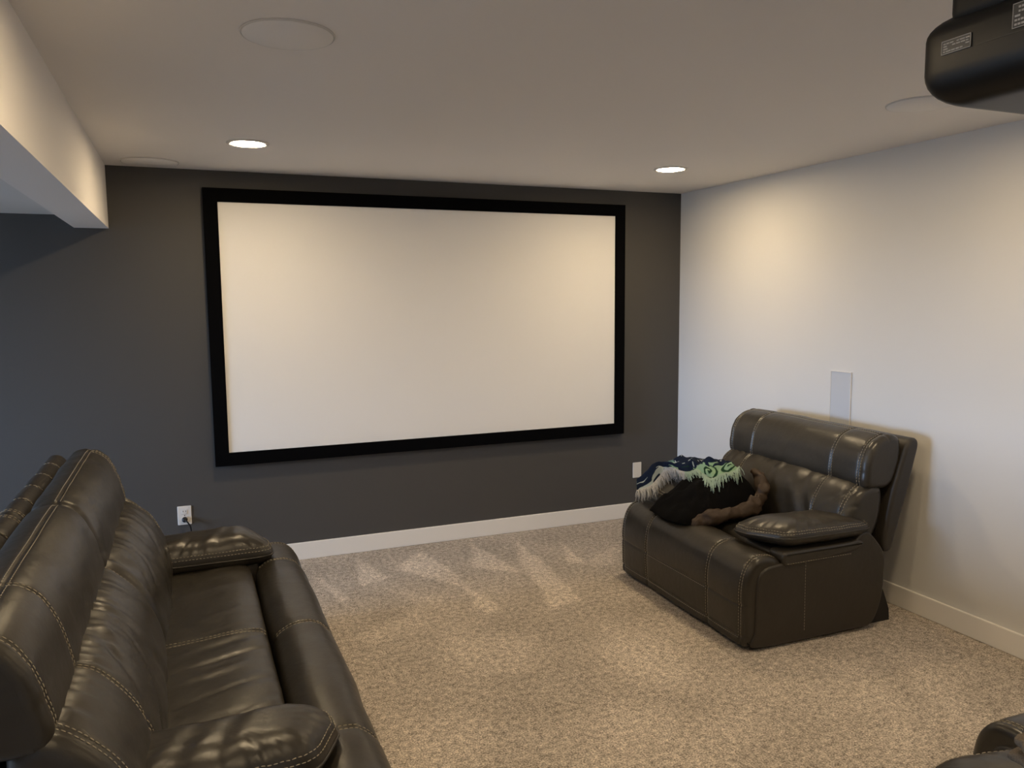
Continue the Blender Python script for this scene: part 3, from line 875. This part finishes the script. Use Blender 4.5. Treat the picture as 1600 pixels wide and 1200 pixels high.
# ------------------------------------------------------------------ blankets on the recliner
LC = np.array([3.04, -1.505]); LA, LB = 0.285, 0.235
LH = 0.225; LZ0 = 0.462
def lump_r(x, y):
    return (np.abs((x - LC[0]) / LA) ** 3.2 + np.abs((y - LC[1]) / LB) ** 3.2) ** (1 / 3.2)
def lump_h(x, y):
    r = np.clip(lump_r(x, y), 0, 1)
    fold = 0.020 * vnoise(x * 13 + 4, y * 9) + 0.014 * vnoise(x * 28, y * 22 + 5)
    tilt = 0.13 * np.clip((x - LC[0] - 0.03) / LA, -1, 0.3)
    return LZ0 + (LH + tilt + fold) * np.maximum(1 - r ** 2.6, 0) ** 0.6
def build_fleece():
    t = empty("fleece_blanket", (LC[0], LC[1], LZ0)); tag(t, "folded black fleece blanket with brown lining on the recliner seat", "blanket")
    n_p, n_r = 160, 44
    ph = np.linspace(0, 2 * math.pi, n_p, endpoint=False)
    V, Fc = [], []
    for rr in np.sin(np.linspace(0.02, 1, n_r) * math.pi / 2):
        e_ = 2 / 3.2
        x = LC[0] + LA * np.sign(np.cos(ph)) * np.abs(np.cos(ph)) ** e_ * rr
        y = LC[1] + LB * np.sign(np.sin(ph)) * np.abs(np.sin(ph)) ** e_ * rr
        z = lump_h(x, y)
        edge = 1 + 0.05 * vnoise(ph * 5, z * 14) * rr
        V.extend(np.stack([(x - LC[0]) * edge, (y - LC[1]) * edge, z - LZ0], 1))
    for i in range(n_r - 1):
        for k in range(n_p):
            Fc.append((i * n_p + k, (i + 1) * n_p + k, (i + 1) * n_p + (k + 1) % n_p, i * n_p + (k + 1) % n_p))
    Fc.append(tuple(range(n_p))); Fc.append(tuple((n_r - 1) * n_p + k for k in range(n_p))[::-1])
    bm = bmesh.new(); bv = [bm.verts.new(tuple(map(float, v))) for v in V]
    for f in Fc: bm.faces.new([bv[i] for i in f])
    bm_obj("fleece_body", bm, 'fleece', t, True)
    path = smooth_path([(2.80, -1.63, 0.480), (2.87, -1.70, 0.485), (2.96, -1.735, 0.505), (3.06, -1.735, 0.515), (3.17, -1.73, 0.53), (3.27, -1.70, 0.575), (3.315, -1.64, 0.64), (3.31, -1.57, 0.69)], 110)
    path = path - np.array([LC[0], LC[1], LZ0])
    s = np.linspace(0, 1, len(path))
    rad = (0.012 + 0.028 * np.sin(s * math.pi) ** 0.5) * (1 + 0.35 * vnoise(s * 13, s * 0 + 2.5))
    Vt, Ft = tube_geom(path, rad, 24)
    Vt = np.array(Vt)
    Vt = Vt + 0.011 * np.stack([vnoise(Vt[:, 0] * 30, Vt[:, 2] * 45), vnoise(Vt[:, 1] * 40 + 9, Vt[:, 2] * 40), vnoise(Vt[:, 0] * 40, Vt[:, 1] * 40 + 5)], 1)
    mesh_obj("lining_fold", Vt, Ft, 'satin', t)
    return t
build_fleece()

NAVY = np.array((0.008, 0.014, 0.034)); GREEN = np.array((0.25, 0.39, 0.25)); TEAL = np.array((0.15, 0.27, 0.25)); PALE = np.array((0.36, 0.42, 0.44)); DKG = np.array((0.012, 0.040, 0.020))
def build_throw():
    t = empty("fringed_throw", (3.0, -1.4, 0.5)); tag(t, "fringed woven throw in navy and pale green lying on the fleece blanket", "blanket")
    org = np.array([3.0, -1.4, 0.5])
    # front edge of the throw (world), from the far arm over the fleece to the near tip and back to the cushion
    edge = smooth_path([(2.779, -1.200, .545), (2.867, -1.205, .565), (2.94, -1.18, .605), (2.985, -1.185, .645), (3.000, -1.235, .665), (2.993, -1.332, .665), (3.000, -1.40, .672), (3.034, -1.435, .690),
                        (3.032, -1.482, .675), (3.018, -1.535, .65), (3.025, -1.582, .65), (3.085, -1.592, .68), (3.153, -1.597, .70), (3.215, -1.575, .72)], 260)
    ns, nt_ = 260, 110
    S = np.linspace(0, 1, ns)
    back = np.stack([2.87 + 0.46 * S, -1.045 - 0.30 * S ** 1.5 - 0.02 * np.sin(S * 9), 0 * S], 1)
    V = np.zeros((ns, nt_, 3)); colr = np.zeros((ns, nt_, 3))
    for j in range(nt_):
        f = j / (nt_ - 1)
        xy = edge[:, :2] * (1 - f) + back[:, :2] * f
        x, y = xy[:, 0], xy[:, 1]
        aa = np.clip(np.abs((y + 1.217) / 0.18), 0, 1)
        arm = 0.50 + 0.105 * (1 - aa ** 3.4) ** 0.5 - 0.05 * np.clip((2.92 - x) / 0.1, 0, 1)
        arm = arm + 0.05 * np.exp(-((x - 3.02) / 0.10) ** 2 - ((y + 1.12) / 0.10) ** 2) + 0.09 * np.clip((x - 2.98) / 0.1, 0, 1) * np.clip((-1.10 - y) / 0.1, 0, 1)
        z = np.maximum(lump_h(x, y) + 0.016, arm + 0.016)
        z = z + 0.012 * vnoise(x * 18 + 3, y * 14 + 8) + 0.006 * vnoise(x * 44, y * 40) + 0.03 * np.exp(-((f - 0.40) / 0.16) ** 2)
        z = np.where(f < 0.12, z * (f / 0.12) + edge[:, 2] * (1 - f / 0.12), z)
        V[:, j] = np.stack([x, y, z], 1)
    # smooth
    for _ in range(6):
        V[1:-1, 1:-1, 2] = (V[:-2, 1:-1, 2] + V[2:, 1:-1, 2] + V[1:-1, :-2, 2] + V[1:-1, 2:, 2] + 2 * V[1:-1, 1:-1, 2]) / 6
    Sg, Tg = np.meshgrid(S, np.linspace(0, 1, nt_), indexing='ij')
    C = np.broadcast_to(NAVY, (ns, nt_, 3)).copy()
    m_ = (Tg < 0.30) & (Sg > 0.30); C[m_] = GREEN
    m_ = (Tg < 0.22) & (Sg <= 0.30); C[m_] = PALE
    def blot(c, mask): C[mask] = c
    nzv = vnoise(Sg * 26, Tg * 12)
    blot(NAVY, (Sg < 0.30) & (nzv > 0.15))
    def spiral(cs, ct, R, turns, thick, colr_, ss=1.0):
        dx = (Sg - cs) * 0.75 * ss; dy = (Tg - ct) * 0.45
        r = np.hypot(dx, dy); a = np.arctan2(dy, dx)
        for k in range(3):
            rr_ = R * ((a + math.pi) / (2 * math.pi) + k) / turns
            blot(colr_, (np.abs(r - rr_) < thick) & (r < R))
    spiral(0.46, 0.17, 0.070, 1.6, 0.009, DKG)
    spiral(0.74, 0.14, 0.062, 1.6, 0.009, DKG)
    spiral(0.90, 0.16, 0.05, 1.5, 0.008, DKG)
    blot(NAVY, (Tg > 0.24) & (Tg < 0.31) & (nzv > -0.2) & (Sg > 0.3))
    blot(TEAL, (Tg > 0.50) & (Sg < 0.40))
    dots = (np.mod(Sg * 46, 1) < 0.42) & (np.mod(Tg * 26, 1) < 0.42)
    blot(NAVY, dots & (Tg > 0.50) & (Sg < 0.40))
    flecks = vnoise(Sg * 34 + 3, Tg * 22) > 0.62
    blot(PALE, flecks & (Tg > 0.32) & (Sg > 0.36))
    V2 = V.copy(); 
    lower = V2 - np.array([0, 0, 0.010])
    allV = np.concatenate([V.reshape(-1, 3), lower.reshape(-1, 3)]) - org
    i = np.arange(ns - 1)[:, None]; j = np.arange(nt_ - 1)[None, :]
    q = np.stack([i * nt_ + j, (i + 1) * nt_ + j, (i + 1) * nt_ + j + 1, i * nt_ + j + 1], -1).reshape(-1, 4)
    faces = q.tolist() + (q[:, ::-1] + ns * nt_).tolist()
    per = [k * nt_ for k in range(ns)] + [(ns - 1) * nt_ + k for k in range(1, nt_)] + [k * nt_ + nt_ - 1 for k in range(ns - 2, -1, -1)] + [k for k in range(nt_ - 2, 0, -1)]
    for a, b_ in zip(per, per[1:] + per[:1]): faces.append((b_, a, a + ns * nt_, b_ + ns * nt_))
    o = mesh_obj("woven_cloth", allV, faces, 'throw', t)
    ca = o.data.color_attributes.new("weave", 'FLOAT_COLOR', 'POINT')
    cc = np.concatenate([np.concatenate([C.reshape(-1, 3), C.reshape(-1, 3)]), np.ones((2 * ns * nt_, 1))], 1)
    ca.data.foreach_set("color", cc.reshape(-1).astype(np.float32))
    # fringe
    for matn, lo_, hi_ in (('fringe_white', 0.0, 0.42), ('fringe_green', 0.42, 1.0)):
        Vv, Ff = [], []
        for k in range(190):
            s = lo_ + (hi_ - lo_) * (k + random.random()) / 190
            p = np.array([np.interp(s, S, V[:, 0, q_]) for q_ in range(3)])
            i0 = min(int(s * (ns - 1)), ns - 2)
            out = V[i0, 0] - V[i0, 6]; out[2] = 0; out /= np.linalg.norm(out) + 1e-9
            out = out + np.array([random.uniform(-.35, .35), random.uniform(-.35, .35), 0])
            Lf = random.uniform(0.055, 0.09)
            dn = random.uniform(0.5, 1.0)
            pts = [p - out * 0.008 + np.array([0, 0, 0.001]), p + out * Lf * 0.30 - np.array([0, 0, 0.10 * Lf]), p + out * Lf * 0.52 - np.array([0, 0, 0.45 * Lf * dn]), p + out * Lf * 0.60 - np.array([0, 0, 0.92 * Lf * dn])]
            pts = [p - out * 0.008 + np.array([0, 0, 0.001]), p + out * Lf * 0.28 - np.array([0, 0, 0.10 * Lf]), p + out * Lf * 0.55 - np.array([0, 0, 0.42 * Lf * dn]), p + out * Lf * 0.72 - np.array([0, 0, 0.85 * Lf * dn])]
            pts = smooth_path(pts, 7)
            pts[:, 2] = np.maximum(pts[:, 2], np.where(lump_r(pts[:, 0], pts[:, 1]) < 1, lump_h(pts[:, 0], pts[:, 1]) + 0.005, 0))
            v, f = tube_geom(pts - org, np.linspace(0.0026, 0.0014, 7), 4)
            b0 = len(Vv); Vv += v; Ff += [tuple(x + b0 for x in q_) for q_ in f]
        fr = mesh_obj("fringe", Vv, Ff, matn, t); fr["kind"] = "stuff"
build_throw()

# ------------------------------------------------------------------ plush throw over the near recliner
def build_plush():
    t = empty("plush_throw", (2.28, -4.15, 0.585)); tag(t, "brown plush throw folded over the recliner arm in the bottom right corner", "blanket")
    for q, (ax, ay, z0, z1) in enumerate(((0.26, 0.175, 0.022, 0.066), (0.25, 0.170, 0.060, 0.108))):
        n_p, n_r = 140, 30
        ph = np.linspace(0, 2 * math.pi, n_p, endpoint=False)
        V, Fc = [], []
        ts = np.linspace(-1, 1, n_r) * 0.995
        for a in ts:
            rr = (1 - abs(a) ** 3) ** 0.4
            e_ = 2 / 5
            x = ax * np.sign(np.cos(ph)) * np.abs(np.cos(ph)) ** e_ * rr
            y = ay * np.sign(np.sin(ph)) * np.abs(np.sin(ph)) ** e_ * rr
            z = (z0 + z1) / 2 + a * (z1 - z0) / 2 + 0.010 * vnoise(x * 16 + q * 7, y * 16) + 0.004 * vnoise(x * 60, y * 60 + a * 5)
            V.extend(np.stack([x * (1 + 0.05 * vnoise(ph * 6, ph * 0 + q)), y * (1 + 0.05 * vnoise(ph * 7, ph * 0 + 5 + q)), z], 1))
        for i in range(n_r - 1):
            for k in range(n_p):
                Fc.append((i * n_p + k, i * n_p + (k + 1) % n_p, (i + 1) * n_p + (k + 1) % n_p, (i + 1) * n_p + k))
        Fc.append(tuple(range(n_p))[::-1]); Fc.append(tuple((n_r - 1) * n_p + k for k in range(n_p)))
        mesh_obj("folded_layer", V, Fc, 'plush', t)
build_plush()
